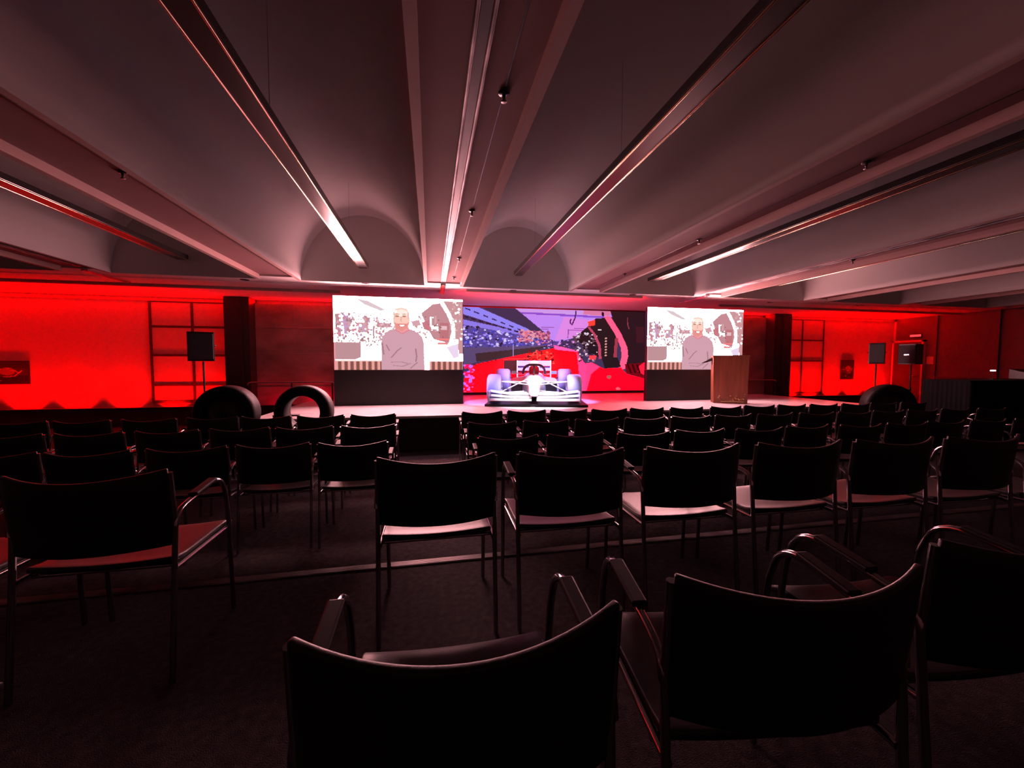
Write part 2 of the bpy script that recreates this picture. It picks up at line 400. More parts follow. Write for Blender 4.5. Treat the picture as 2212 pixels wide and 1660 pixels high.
    r.poly(P([(1300, 660), (1380, 640), (1380, 730), (1310, 740)]), L(30, 24, 34)); r.poly(P([(1310, 755), (1380, 755), (1375, 800), (1310, 795)]), L(230, 40, 50))
    # red car near side
    r.poly(P([(1280, 880), (1330, 830), (1460, 900), (1640, 890), (1700, 960), (1940, 1030), (1940, 1150), (1270, 1150)]), L(250, 2, 22))
    r.poly(P([(1230, 850), (1330, 830), (1420, 880), (1330, 960), (1285, 1150), (1240, 1150)]), L(236, 44, 96), .8)
    r.poly(P([(1680, 850), (1810, 840), (1940, 820), (1940, 1030), (1700, 955)]), L(120, 8, 20))
    r.poly(P([(1820, 880), (1900, 820), (1940, 850), (1940, 940), (1880, 970), (1820, 930)]), L(214, 16, 40))
    for k in range(3): r.poly(P([(1700 + k * 50, 850), (1722 + k * 50, 850), (1760 + k * 46, 950), (1738 + k * 46, 950)]), L(60, 6, 14))
    r.poly(P([(1440, 790), (1600, 770), (1640, 880), (1470, 900)]), L(36, 24, 30))
    r.ell(*P([(1515, 995)])[0], .013, .022, L(190, 90, 90)); r.ell(*P([(1612, 1130)])[0], .014, .018, L(200, 60, 70))
    r.line(P([(1170, 265), (1160, 340), (1130, 420), (1110, 390), (1120, 350)]), .007, L(60, 20, 80), 1, .49)
    r.line(P([(1440, 270), (1444, 310)]), .012, L(40, 10, 30)); r.line(P([(1095, 470), (1090, 560)]), .006, L(150, 80, 160))
    return r

# ------------------------------------------------------------------ setting: floor
m = MB()
XL, XR, YB = -13.0, 15.9, -4.5
m.box(XL - .3, XR + .3, YB - .3, 2.49, -.6, F_UP)
m.box(XL - .3, XR + .3, 2.49, WALL_Y + .3, -.6, F_LO)
struct(m.build('floor', 'carpet'), 'dark carpeted floor stepping down towards the stage', 'floor')
m = MB()
m.box(XL, XR, 2.43, 2.497, F_UP, .006); m.box(XL, XR, 2.49, 2.497, -.04, .006)
for k in range(5): m.box(XL, XR, 2.437 + k * .011, 2.442 + k * .011, .006, .0085)
struct(m.build('trim_1', 'nosing'), 'thin metal nosing along the edge of the floor step', 'step edging')

# ------------------------------------------------------------------ setting: ceiling of barrel vaults and beams
BC = [.27 + 2.95 * k for k in range(-5, 7)]
HB, SPR, RISE, VY = .375, 2.75, 1.25, 8.0
prof = []
for i, c in enumerate(BC):
    prof += [(c - HB, SPR, 1), (c - HB + .06, SPR, 1), (c - HB + .06, SPR + .08, 1), (c + HB - .06, SPR + .08, 1), (c + HB - .06, SPR, 1), (c + HB, SPR, 0)]
    if i + 1 < len(BC):
        mid = (c + BC[i + 1]) / 2; a = (BC[i + 1] - c) / 2 - HB
        for k in range(1, 40):
            t = math.pi * k / 40; prof.append((mid - a * math.cos(t), SPR + RISE * math.sin(t), 0))
m = MB(); vs = []; fs = []; sm = []
for i in range(len(prof) - 1):
    (x0, z0, t0), (x1, z1, t1) = prof[i], prof[i + 1]
    flat = t0 == 1 and not (t0 == 0)
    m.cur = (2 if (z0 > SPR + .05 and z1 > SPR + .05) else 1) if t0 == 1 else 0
    m._add([(x0, YB - .2, z0), (x1, YB - .2, z1), (x1, VY, z1), (x0, VY, z0)], [(0, 1, 2, 3)], t0 == 0)
m.cur = 0
for i in range(len(BC) - 1):
    mid = (BC[i] + BC[i + 1]) / 2; a = (BC[i + 1] - BC[i]) / 2 - HB
    pts = [(mid - a * math.cos(math.pi * k / 40), VY, SPR + RISE * math.sin(math.pi * k / 40)) for k in range(41)]
    m.poly([(mid - a, VY, SPR)] + pts[1:-1] + [(mid + a, VY, SPR)])
me_o = m.build('ceiling', ['plaster', 'plaster_shade', 'soffit_paint'])
# weld so that the vault shades smoothly
import bmesh
bm = bmesh.new(); bm.from_mesh(me_o.data); bmesh.ops.remove_doubles(bm, verts=bm.verts, dist=1e-4); bm.to_mesh(me_o.data); bm.free()
struct(me_o, 'plaster ceiling of barrel vaults between flat ribbed beams', 'ceiling')
m = MB()
m.box(BC[0] - HB, BC[-1] + HB, VY - .001, WALL_Y + .1, SOFFIT, SOFFIT + .3)
m.box(BC[0] - HB, BC[-1] + HB, VY + .55, VY + .58, SOFFIT - .012, SOFFIT)
struct(m.build('trim_2', 'plaster'), 'flat plaster soffit between the vaults and the end wall', 'soffit')
m = MB()
for x0, x1, y in ((XL, -1.9, 9.22), (.75, 4.8, 8.45), (7.45, XR, 9.22)): m.box(x0, x1, y, y + .05, SOFFIT - .055, SOFFIT + .02)
struct(m.build('trim_3', 'plaster_shade'), 'low downstand lip that hides the red cove lighting', 'cove lip')
# roof slab keeps the hall closed
m = MB(); m.box(XL - .4, XR + .4, YB - .4, WALL_Y + .4, 4.4, 4.6)
struct(m.build('ceiling', 'plaster'), 'roof slab above the vaults', 'roof slab')

# ------------------------------------------------------------------ setting: walls
m = MB(); m.box(XL - .3, XR + .3, WALL_Y, WALL_Y + .2, -.5, 4.4)
struct(m.build('wall_front', 'wall_paint'), 'pale end wall behind the stage washed in red light', 'wall')
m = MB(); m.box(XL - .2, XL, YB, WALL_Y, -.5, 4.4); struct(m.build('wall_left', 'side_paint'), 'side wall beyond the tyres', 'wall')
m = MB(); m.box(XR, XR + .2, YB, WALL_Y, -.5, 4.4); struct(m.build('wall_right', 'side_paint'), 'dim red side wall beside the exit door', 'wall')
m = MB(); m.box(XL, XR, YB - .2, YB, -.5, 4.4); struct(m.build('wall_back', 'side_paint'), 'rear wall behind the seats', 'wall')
# trough ledge at the foot of the end wall
m = MB()
for x0, x1 in ((XL, -2.72), (9.25, XR)):
    m.box(x0, x1, 10.50, 10.54, F_LO, .20); m.box(x0, x1, 10.46, 10.56, .20, .225)
struct(m.build('trim_4', 'dark_wood'), 'dark ledge hiding the uplighters along the end wall', 'ledge')
# dark panelled stretches beside the screens
def panelled(name, x0, x1, lab):
    m = MB(); m.box(x0, x1, WALL_Y - .12, WALL_Y, F_LO, 2.70)
    for z in (.62, 1.45, 1.55, 2.1): m.box(x0, x1, WALL_Y - .135, WALL_Y - .12, z, z + .035)
    for k in range(1, 3): x = x0 + (x1 - x0) * k / 3; m.box(x - .015, x + .015, WALL_Y - .13, WALL_Y - .12, F_LO, 2.70)
    struct(m.build(name, 'dark_panel', bevel=.004), lab, 'wall panelling')
panelled('trim_5', -4.2, -1.6, 'dim red panelling between the dark column and the first screen')
panelled('trim_6', 7.0, 10.5, 'dim red panelling beyond the lectern')
m = MB(); m.box(-4.74, -4.2, 10.55, WALL_Y, F_LO, SOFFIT); m.box(-4.40, -4.36, 10.53, 10.56, F_LO, SOFFIT)
struct(m.build('trim_7', 'dark_paint', bevel=.006), 'dark column beside the tiled window bay above the tyres', 'column')
m = MB(); m.box(10.5, 11.14, 10.55, WALL_Y, F_LO, SOFFIT); m.box(10.8, 10.84, 10.53, 10.56, F_LO, SOFFIT)
struct(m.build('trim_8', 'dark_paint', bevel=.006), 'dark column beyond the lectern', 'column')
# window bays: red-lit square panes in dark mullions
def bay(name, xs, zs, lab, mw=.028):
    m = MB()
    for x in xs: m.box(x - mw, x + mw, WALL_Y - .045, WALL_Y, zs[0], zs[-1])
    for z in zs: m.box(xs[0], xs[-1], WALL_Y - .042, WALL_Y, z - mw, z + mw)
    o = m.build(name, 'mullion', bevel=.004); struct(o, lab, 'window')
    m = MB()
    for a, b in zip(xs[:-1], xs[1:]):
        for c, d in zip(zs[:-1], zs[1:]): m.box(a + mw, b - mw, WALL_Y - .028, WALL_Y - .01, c + mw, d - mw)
    m.build('pane', 'panel_pane', o)
    return o
w1 = bay('window_1', [-6.47, -5.60, -4.80], [.30, .71, 1.42, 2.10, 2.70], 'window bay of square red panes behind the tripod loudspeaker')
m = MB(); m.box(-4.77, -4.735, 10.80, 10.86, .6, 2.72); m.build('edge_strip', 'steel', w1)
w2 = bay('window_2', [11.20, 12.0, 12.85], [.28, 1.34, 2.02, 2.70], 'window bay of square red panes beyond the lectern', .024)
m = MB(); m.box(11.15, 11.18, 10.80, 10.86, .3, 2.70); m.build('edge_strip', 'steel', w2)
# thin frame line below the cove
m = MB()
for x0, x1 in ((XL, -1.9), (7.4, XR)): m.box(x0, x1, WALL_Y - .05, WALL_Y, 2.70, 2.725)
struct(m.build('trim_9', 'steel'), 'thin picture rail along the top of the end wall', 'rail')
# corner trim and door on the side wall
m = MB(); m.box(XR - .03, XR, 10.94, WALL_Y, F_LO, 2.72); struct(m.build('trim_10', 'wall_paint'), 'pale corner strip where the end wall meets the side wall', 'trim')
m = MB(); m.box(XR - .10, XR, 10.12, 10.92, F_LO, 1.98)
d = m.build('door_1', 'door_paint', bevel=.004); struct(d, 'dark door under the red exit sign', 'door')
m = MB(); m.box(XR - .13, XR, 10.92, 10.97, F_LO, 2.04); m.box(XR - .13, XR, 10.07, 10.12, F_LO, 2.04); m.box(XR - .13, XR, 10.07, 10.97, 1.98, 2.04)
m.build('door_frame', 'wall_paint', d)
m = MB(); m.tube([(XR - .1, 10.22, .86), (XR - .16, 10.22, .86), (XR - .16, 10.34, .86)], .011); m.build('door_handle', 'steel', d)
m = MB(); m.box(XR - .06, XR, YB, 9.75, F_LO, .80); m.box(XR - .075, XR, YB, 9.75, .80, .83)
struct(m.build('trim_11', 'dark_wood'), 'dark wainscot along the side wall', 'wainscot')
m = MB()
for y in (9.78, 8.35, 6.9, 5.4): m.box(XR - .05, XR, y, y + .05, F_LO, 2.8)
struct(m.build('trim_12', 'side_paint'), 'slim pilasters on the side wall', 'trim')

# ------------------------------------------------------------------ ceiling things
ORD = ['first', 'second', 'third', 'fourth', 'fifth', 'sixth', 'seventh', 'eighth', 'ninth', 'tenth', 'eleventh', 'twelfth', 'thirteenth', 'fourteenth', 'fifteenth', 'sixteenth']
PEND = {-1: 'long dark pendant light in the vault above the presenter screen beside the tyres', 0: 'long dark pendant light in the vault above the race car',
        1: 'long dark pendant light in the vault above the screen by the lectern', 2: 'long dark pendant light in the vault beyond the lectern',
        -2: 'long dark pendant light in the vault over the tiled window bay', 3: 'long dark pendant light in the vault nearest the exit door',
        -3: 'long dark pendant light in the outermost vault over the wall poster'}
for k, lab in PEND.items():
    cx = .27 + 2.95 * k + 1.475
    t = thing('pendant_light', (cx, 0, 2.98), lab, 'ceiling light', 'linear pendant lights in the vaults')
    m = MB(); y0, y1 = YB + .4, 7.93
    m.box(-.088, .088, y0, y1, .035, .11); m.build('housing', 'fixture_dark', t, bevel=.008)
    m = MB()
    for sx in (-1, 1): m.tube([(sx * .080, y0, .027), (sx * .080, y1, .027)], .009, 8)
    m.build('reflector', 'fixture_reflector', t)
    m = MB(); m.box(-.075, .075, y0, y1, .026, .036); m.build('louvre', 'fixture_under', t)
    for i in range(4): m = MB(); m.tube([(0, y0 + 1.4 + i * 3.1, .10), (0, y0 + 1.4 + i * 3.1, 1.02)], .0025, 5); m.build('suspension_wire', 'steel', t)
SLOT = {0: 'slot diffuser along the central beam above the aisle', 2: 'slot diffuser along the beam beyond the lectern screen', -2: 'slot diffuser along the beam over the window bay'}
for k, lab in SLOT.items():
    c = .27 + 2.95 * k
    t = thing('slot_diffuser', (c - .01, 0, SPR + .08), 'black and silver ' + lab, 'air slot', 'slot diffusers in the beams')
    m = MB(); m.box(-.053, .053, YB + .2, 7.99, -.012, .0); m.build('slot', 'slot_black', t)
    m = MB()
    for sx in (-1, 1): m.tube([(sx * .04, YB + .2 + i * .12, -.016 + .003 * math.sin(i * 1.9)) for i in range(int((7.98 - YB - .2) / .12))], .013, 6)
    m.build('rail', 'nosing', t)
    m = MB(); m.box(-.05, .05, 8.01, 9.0, -.055, -.031)
    for sx in (-1, 1): m.tube([(sx * .035, 8.01 + i * .11, -.058 + .003 * math.sin(i * 1.9)) for i in range(10)], .012, 6)
    m.build('soffit_rail', 'chrome', t)
# groove and sprinklers
m = MB()
for k in (-2, -1, 0, 1, 2, 3): c = .27 + 2.95 * k; m.box(c + .164, c + .172, YB, 7.99, SPR + .0775, SPR + .081)
struct(m.build('trim_13', 'slot_black'), 'thin dark groove along each beam', 'groove')
pro = None
SPK = [(0, 2.39, 'central beam, closest to the seats'), (0, 4.24, 'central beam, halfway to the stage'), (0, 6.13, 'central beam, above the stage front'), (0, 7.5, 'central beam, at its stage end'),
       (1, 2.6, 'beam over the race car, closest to the seats'), (1, 4.6, 'beam over the race car, halfway to the stage'), (1, 6.6, 'beam over the race car, at its stage end'),
       (2, 5.0, 'beam above the lectern, halfway to the stage'), (-1, 4.0, 'beam above the tyres, halfway to the stage')]
for k, y, lab in SPK:
    c = .27 + 2.95 * k
    if pro is None:
        pro = thing('sprinkler', (0, 0, 0), '', 'sprinkler', 'sprinklers in the beams')
        m = MB(); m.lathe([(0, -.002), (.032, -.002), (.036, -.006), (.030, -.012), (0, -.013)], n=20); m.build('escutcheon', 'fixture_dark', pro)
        m = MB(); m.lathe([(0, -.012), (.011, -.012), (.009, -.04), (.004, -.05), (.018, -.052), (.018, -.055), (0, -.055)], n=14); m.build('head', 'nosing', pro)
        o = pro
    else: o = copy_tree(pro)
    o.location = (c + .168, y, SPR + .079); o['label'] = 'small sprinkler in the ' + lab
pro = None
for x, y, lab in ((-1.23, 8.27, 'above the presenter screen by the aisle'), (1.75, 8.44, 'above the race car'), (4.5, 8.35, 'above the pit lane picture by the lectern screen'), (8.44, 8.63, 'just beyond the lectern screen'), (-3.4, 8.4, 'above the tyres'), (11.2, 8.6, 'above the dark column beyond the lectern')):
    if pro is None:
        pro = thing('downlight', (0, 0, 0), '', 'downlight', 'unlit downlights in the soffit')
        m = MB(); m.lathe([(.052, .0), (.075, -.001), (.075, -.008), (.052, -.010), (.050, .0)], n=24); m.build('trim_ring', 'fixture_dark', pro)
        m = MB(); m.lathe([(0, -.004), (.052, -.003)], n=24); m.build('lamp_recess', 'slot_black', pro)
        o = pro
    else: o = copy_tree(pro)
    o.location = (x, y, SOFFIT); o['label'] = 'round dark downlight in the soffit ' + lab

# ------------------------------------------------------------------ stage
t = thing('stage', (3.3, 6.6, F_LO), 'low pale glossy stage platform with a black front', 'stage')
def tee(z0, z1, e):
    p = [(-6.0 + e, e), (5.9 - e, e), (5.9 - e, 3.1 - e), (3.4 - e, 3.1 - e), (3.4 - e, 4.16 - e), (-2.9 + e, 4.16 - e), (-2.9 + e, 3.1 - e), (-6.0 + e, 3.1 - e)]
    m = MB(); m.loft([[(x, y, z0) for x, y in p], [(x, y, z1) for x, y in p]], smooth=False); return m
tee(STAGE - F_LO - .03, STAGE - F_LO, 0).build('deck', 'stage_top', t)
tee(.001, STAGE - F_LO - .031, .03).build('skirt', 'stage_skirt', t)
m = MB(); m.box(-6.0, 5.9, -.012, .0, STAGE - F_LO - .035, STAGE - F_LO + .002); m.build('edge_trim', 'steel', t)

# ------------------------------------------------------------------ video walls
feed = paint_speaker_feed()
def screen(x0, x1, z0, z1, y, zb, lab):
    t = thing('video_screen', ((x0 + x1) / 2, y, zb), lab, 'screen', 'presenter screens')
    hw = (x1 - x0) / 2; a, b = z0 - zb, z1 - zb
    m = MB(); m.box(-hw, hw, .03, .12, a, b); m.build('frame', 'black_plastic', t)
    picture_mesh('display', feed, -hw + .003, hw - .003, .026, a + .003, b - .003, 'video_wall', t)
    m = MB(); m.box(-hw, hw, .0, .14, 0, a - .004)
    m.build('base_panel', 'lacquer_black', t, bevel=.004)
    return t
screen(-1.88, .675, 1.10, 2.575, 8.45, STAGE + .002, 'bright screen showing a presenter, over a black base beside the centre aisle')
screen(4.86, 7.39, 1.10, 2.53, 8.30, STAGE + .002, 'bright screen showing a presenter, standing behind the wooden lectern')
t = thing('video_wall', (3.5, 10.80, F_LO), 'wide video wall showing a pit lane with a red racing car', 'screen')
m = MB(); m.box(-2.95, 2.95, .03, .12, .001, 2.42 + STAGE - F_LO - .02); m.build('frame', 'black_plastic', t)
X0, X1 = .89 - 3.5, 6.34 - 3.5
picture_mesh('display', paint_pit_lane(), X0 - .02, X1 + .02, .026, .07 + STAGE - F_LO, 2.38 + STAGE - F_LO, 'video_wall', t)

# ------------------------------------------------------------------ lectern
t = thing('lectern', (6.34, 7.45, STAGE + .002), 'tall brown wooden lectern with gold trim at its foot', 'lectern', rz=-.55)
m = MB(); m.loft([[(-.33, 0, .0), (.33, 0, .0), (.33, .42, .0), (-.33, .42, .0)], [(-.345, -.01, 1.0), (.345, -.01, 1.0), (.345, .42, 1.0), (-.345, .42, 1.0)]], smooth=False)
m.build('body', 'wood', t, bevel=.006)
m = MB(); m.loft([[(-.355, -.02, 1.0), (.355, -.02, 1.0), (.355, .44, 1.0), (-.355, .44, 1.0)], [(-.355, -.02, 1.04), (.355, -.02, 1.04), (.355, .44, 1.02), (-.355, .44, 1.02)]], smooth=False)
m.build('top', 'wood', t, bevel=.005)
m = MB(); m.loft([[(-.36, .10, .92), (-.36, .34, .92), (-.36, .34, .99), (-.36, .10, .99)], [(-.55, .16, .86), (-.55, .30, .86), (-.55, .30, .875), (-.55, .16, .875)]], smooth=False)
m.build('side_shelf', 'black_plastic', t)
m = MB(); rg = random.Random(9)
for k in range(30):
    x = rg.uniform(-.27, .28); z = .06 + rg.uniform(0, .11) + (.03 if abs(x) > .2 else 0); s_ = rg.uniform(.008, .022)
    m.lathe([(0, -.008), (s_, -.003), (s_, .0)], c=(x, -.006, z), axis='y', n=8)
m.box(-.18, .26, -.008, .0, .03, .05)
m.build('gold_trim', 'brass', t)
m = MB(); m.tube([(.02, .30, 1.02)] + bez((.02, .30, 1.10), (.02, .28, 1.2), (.02, .20, 1.22), 5), .006); m.lathe([(0, -.02), (.012, -.015), (.012, .02), (0, .025)], c=(.02, .19, 1.22), axis='y', n=10)
m.build('microphone', 'black_plastic', t)

# ------------------------------------------------------------------ show car
def wheel(parent, x, y, r, wd):
    m = MB(); h = wd / 2; z = r
    m.lathe([(r * .56, -h), (r * .80, -h), (r * .94, -h * .86), (r, -h * .6), (r, h * .6), (r * .94, h * .86), (r * .80, h), (r * .56, h)], c=(x, y, z), axis='x', n=36, closed=True)
    wv = m.build('wheel', 'tyre_blue_lit', parent)
    m = MB(); m.lathe([(0, -h * .7), (r * .2, -h * .75), (r * .25, -h * .5), (r * .57, -h * .8), (r * .57, h * .8), (r * .25, h * .5), (r * .2, h * .75), (0, h * .7)], c=(x, y, z), axis='x', n=24)
    m.build('rim', 'car_white', wv)
t = thing('race_car', (2.16, 8.2, STAGE + .05), 'white open-wheel racing car seen from the front, lit blue on the stage', 'racing car', rz=-.255)
def ring(y, hw, z0, z1, p=2.6, n=20):
    out = []
    for k in range(n):
        a = 2 * math.pi * k / n; c, s_ = math.cos(a), math.sin(a)
        out.append((hw * math.copysign(abs(c) ** (2 / p), c), y, (z0 + z1) / 2 + (z1 - z0) / 2 * math.copysign(abs(s_) ** (2 / p), s_)))
    return out
m = MB(); m.loft([ring(-.62, .06, .16, .24), ring(-.55, .085, .14, .27), ring(-.2, .12, .14, .40), ring(.2, .18, .12, .52), ring(.6, .24, .08, .58), ring(.9, .30, .06, .56), ring(1.2, .28, .06, .60), ring(1.6, .22, .06, .62), ring(2.15, .12, .10, .42)])
m.build('body', 'car_white', t)
for sx in (-1, 1):
    m = MB()
    m.loft([[(sx * (.22 + .0) + a * sx * .36, y, z) for a, z in ((0, .06), (1, .06), (1, h * .8), (.8, h), (0, h + .04))] for y, h in ((.75, .34), (.85, .46), (1.3, .46), (1.9, .22))], smooth=False)
    sp = m.build('sidepod', 'car_white', t, bevel=.02)
    m = MB(); m.box(sx * .40 - .13, sx * .40 + .13, .742, .752, .16, .38)
    m.build('air_intake', 'car_dark', sp)
m = MB(); m.loft([ring(1.0, .13, .55, .80), ring(1.15, .14, .55, .88), ring(1.5, .10, .5, .84), ring(2.05, .03, .4, .62)]); ec = m.build('engine_cover', 'car_white', t)
m = MB(); m.loft([ring(.985, .085, .66, .80, 2), ring(.995, .085, .66, .80, 2)]); m.build('air_box', 'car_dark', ec)
m = MB(); m.tube(bez((-.26, .95, .58), (-.24, .55, .80), (0, .42, .78), 8) + bez((0, .42, .78), (.24, .55, .80), (.26, .95, .58), 8)[1:], .028); m.tube([(0, .42, .78), (0, .36, .56)], .022); m.build('halo', 'car_dark', t)
m = MB(); m.lathe([(0, .0), (.10, .02), (.125, .10), (.11, .20), (.05, .245), (0, .25)], c=(0, .78, .52), n=20); m.build('helmet', 'car_red', t)
for sx in (-1, 1):
    m = MB()
    m.tube([(sx * .30, .55, .56), (sx * .42, .55, .60)], .008); m.box(sx * .45 - .06, sx * .45 + .06, .54, .57, .57, .64)
    m.build('mirror', 'car_white', t)
m = MB()
for i, (y, z, c) in enumerate(((-.72, .07, .20), (-.56, .115, .16), (-.44, .165, .13))):
    for sx in (-1, 1):
        m.loft([[(x, y + a, z + b + dz) for a, b in ((0, 0), (c, .03), (c, .042), (0, .012))] for x, dz in ((sx * .05, -.0), (sx * .45, .0), (sx * .90, .03 * i))], smooth=False)
fwg = m.build('front_wing', 'car_white', t)
for sx in (-1, 1): m = MB(); m.box(sx * .90 - .012, sx * .90 + .012, -.76, -.28, .04, .26); m.build('end_plate', 'car_blue', fwg)
m = MB()
for z, c, h in ((.745, .10, .125), (.62, .12, .10)):
    m.loft([[(x, 2.10 + a, z + b) for a, b in ((0, 0), (c, h), (c, h + .015), (0, .015))] for x in (-.43, .43)], smooth=False)
rw = m.build('rear_wing', 'car_blue', t)
for sx in (-1, 1): m = MB(); m.box(sx * .44 - .014, sx * .44 + .014, 2.04, 2.40, .40, .89); m.build('end_plate', 'car_white', rw)
m = MB(); m.loft([[(x, 2.12 + a, .50 + b) for a, b in ((0, 0), (.10, .085), (.10, .10), (0, .015))] for x in (-.43, .43)], smooth=False); m.build('beam_wing', 'car_red', rw)
m = MB(); m.box(-.62, .62, .55, 2.2, .02, .05); m.build('floor_plank', 'car_dark', t, bevel=.01)
for sx in (-1, 1):
    wheel(t, sx * .84, .0, .29, .30); wheel(t, sx * .80, 2.0, .335, .36)
    m = MB()
    for (y0, z0), (y1, z1) in (((-.1, .36), (-.02, .42)), ((.30, .40), (.02, .42)), ((-.1, .20), (-.02, .18)), ((.30, .20), (.02, .18)), ((.2, .48), (0, .2))):
        m.tube([(sx * .12, y0, z0), (sx * .70, y1, z1)], .014, 6)
    m.build('suspension_arm', 'car_white', t)
    m = MB()
    for (y0, z0), (y1, z1) in (((1.7, .34), (1.98, .44)), ((2.1, .30), (2.02, .44)), ((1.7, .16), (2.0, .18))): m.tube([(sx * .12, y0, z0), (sx * .64, y1, z1)], .014, 6)
    m.build('suspension_arm', 'car_dark', t)
pl = MB(); pl.box(-.98, 1.06, -.66, 2.42, 0, .045)
o = pl.build('display_plinth', 'lacquer_black', bevel=.006); o.location = (2.16, 8.2, STAGE + .001); o.rotation_euler = (0, 0, -.255); tag(o, 'low black plinth under the racing car', 'plinth')

# ------------------------------------------------------------------ tyres on plinths in front of the stage
def tyre(x, y, r, wd, zb, rz, lab, lab2, hub=False):
    t = thing('racing_tyre', (x, y, zb), lab, 'tyre', 'racing tyres standing before the stage', rz)
    h = wd / 2
    m = MB(); m.lathe([(r * .62, -h * .92), (r * .66, -h), (r * .80, -h), (r * .93, -h * .9), (r * .985, -h * .68), (r, -h * .4), (r, h * .4), (r * .985, h * .68), (r * .93, h * .9), (r * .80, h), (r * .66, h), (r * .62, h * .92)], c=(0, 0, r), axis='y', n=56, closed=True)
    m.build('carcass', 'rubber', t)
    m = MB(); m.lathe([(r * .66, -h - .002), (r * .68, -h - .006), (r * .70, -h - .002)], c=(0, 0, r), axis='y', n=56); m.build('bead', 'lacquer_black', t)
    if hub:
        m = MB(); m.lathe([(0, -h * .15), (r * .18, -h * .2), (r * .22, -h * .1), (r * .5, -h * .35), (r * .63, -h * .5), (r * .63, h * .2), (0, h * .2)], c=(0, 0, r), axis='y', n=40); m.build('wheel_cover', 'black_plastic', t)
    m = MB(); m.box(-r * .9, r * .9, -h - .05, h + .05, 0, zb - F_LO - .02)
    # cradle blocks hold the tyre upright
    p = m.build('tyre_plinth', 'lacquer_black', bevel=.006); p.location = (x, y, F_LO + .001); p.rotation_euler = (0, 0, rz)
    tag(p, lab2, 'plinth', 'black plinths under the tyres')
    m = MB()
    for sx in (-1, 1): m.loft([[(sx * .16, -h * .8, 0), (sx * .30, -h * .8, 0), (sx * .30, -h * .8, .1), (sx * .22, -h * .8, .07)], [(sx * .16, h * .8, 0), (sx * .30, h * .8, 0), (sx * .30, h * .8, .1), (sx * .22, h * .8, .07)]], smooth=False)
    ck = m.build('cradle', 'lacquer_black', p); ck.location = (0, 0, zb - F_LO - .021)
tyre(-2.66, 5.95, .365, .34, .205, .05, 'upright racing tyre with a dark hub, in front of the tripod loudspeaker', 'black plinth under the tyre nearest the window bay', True)
tyre(-1.71, 5.95, .365, .30, .20, .0, 'upright racing tyre with the pale stage showing through its hole', 'black plinth under the tyre nearest the presenter screen')
tyre(8.58, 6.0, .40, .36, .05, -.5, 'dark upright tyre at the foot of the loudspeakers near the exit', 'black plinth under the lone tyre near the loudspeakers', True)
# small crate between the two tyres
m = MB(); m.box(-.09, .09, -.08, .08, 0, .30); m.box(-.10, .24, -.06, .06, .30, .32)
o = m.build('stage_step_box', 'grille', bevel=.005); o.location = (-2.17, 6.42, .15); tag(o, 'small grey box standing between the two upright tyres', 'box')
m = MB(); m.box(-.3, .3, -.12, .12, 0, .355)
o = m.build('low_plinth', 'lacquer_black', bevel=.005); o.location = (-2.1, 6.42, F_LO + .001); tag(o, 'black block under the grey box between the tyres', 'plinth')

# ------------------------------------------------------------------ loudspeakers on stands
def speaker(x, y, z, rz, w_, h_, lab, lab2, face=False):
    t = thing('loudspeaker', (x, y, z), lab, 'loudspeaker', 'loudspeakers on stands', rz)
    a = w_ / 2; d_ = .36
    m = MB(); m.loft([[(-a, 0, 0), (a, 0, 0), (a * .72, d_, 0), (-a * .72, d_, 0)], [(-a, 0, h_), (a, 0, h_), (a * .72, d_, h_), (-a * .72, d_, h_)]], smooth=False)
    m.build('cabinet', 'black_plastic', t, bevel=.015)
    m = MB(); m.box(-a * .92, a * .92, -.012, .004, h_ * .05, h_ * .95); g = m.build('grille', 'grille', t, bevel=.008)
    if face:
        m = MB(); m.box(-.045, .045, -.018, -.010, h_ * .45, h_ * .50); m.build('badge', 'chrome', t)
    m = MB()
    for sx in (-1, 1): m.tube([(sx * a * .87, .12, h_ * .55), (sx * (a * .87 + .03), .14, h_ * .55), (sx * (a * .87 + .02), .22, h_ * .55), (sx * a * .80, .24, h_ * .55)], .01, 6)
    m.build('handle', 'black_plastic', t)
    t2 = thing('speaker_stand', (x, y, F_LO), lab2, 'speaker stand', 'tripod speaker stands', rz)
    cy = .17; H = z - F_LO
    m = MB(); m.tube([(0, cy, .10), (0, cy, H * .6)], .019); m.tube([(0, cy, H * .55), (0, cy, H - .006)], .015); m.build('pole', 'black_plastic', t2)
    m = MB(); m.lathe([(.02, H * .58), (.028, H * .58), (.028, H * .63), (.02, H * .63)], c=(0, cy, 0), n=14); m.build('collar', 'black_plastic', t2)
    for k in range(3):
        b = k * 2 * math.pi / 3 + .5; m = MB()
        m.tube([(0.02 * math.cos(b), cy + .02 * math.sin(b), .55), (.42 * math.cos(b), cy + .42 * math.sin(b), .012)], .011, 7)
        m.tube([(0.02 * math.cos(b), cy + .02 * math.sin(b), .16), (.24 * math.cos(b), cy + .24 * math.sin(b), .27)], .008, 6)
        m.build('leg', 'black_plastic', t2)
speaker(-3.62, 7.3, 1.265, .30, .36, .47, 'black loudspeaker on a stand before the red window bay', 'black tripod stand before the red window bay')
speaker(9.72, 7.05, 1.245, -.9, .28, .46, 'plain black loudspeaker on a stand against the bright red wall', 'black tripod stand against the bright red wall')
speaker(10.72, 7.15, 1.235, -1.45, .34, .46, 'loudspeaker with a pale badge on its grille, in front of the exit door', 'black tripod stand in front of the exit door', True)

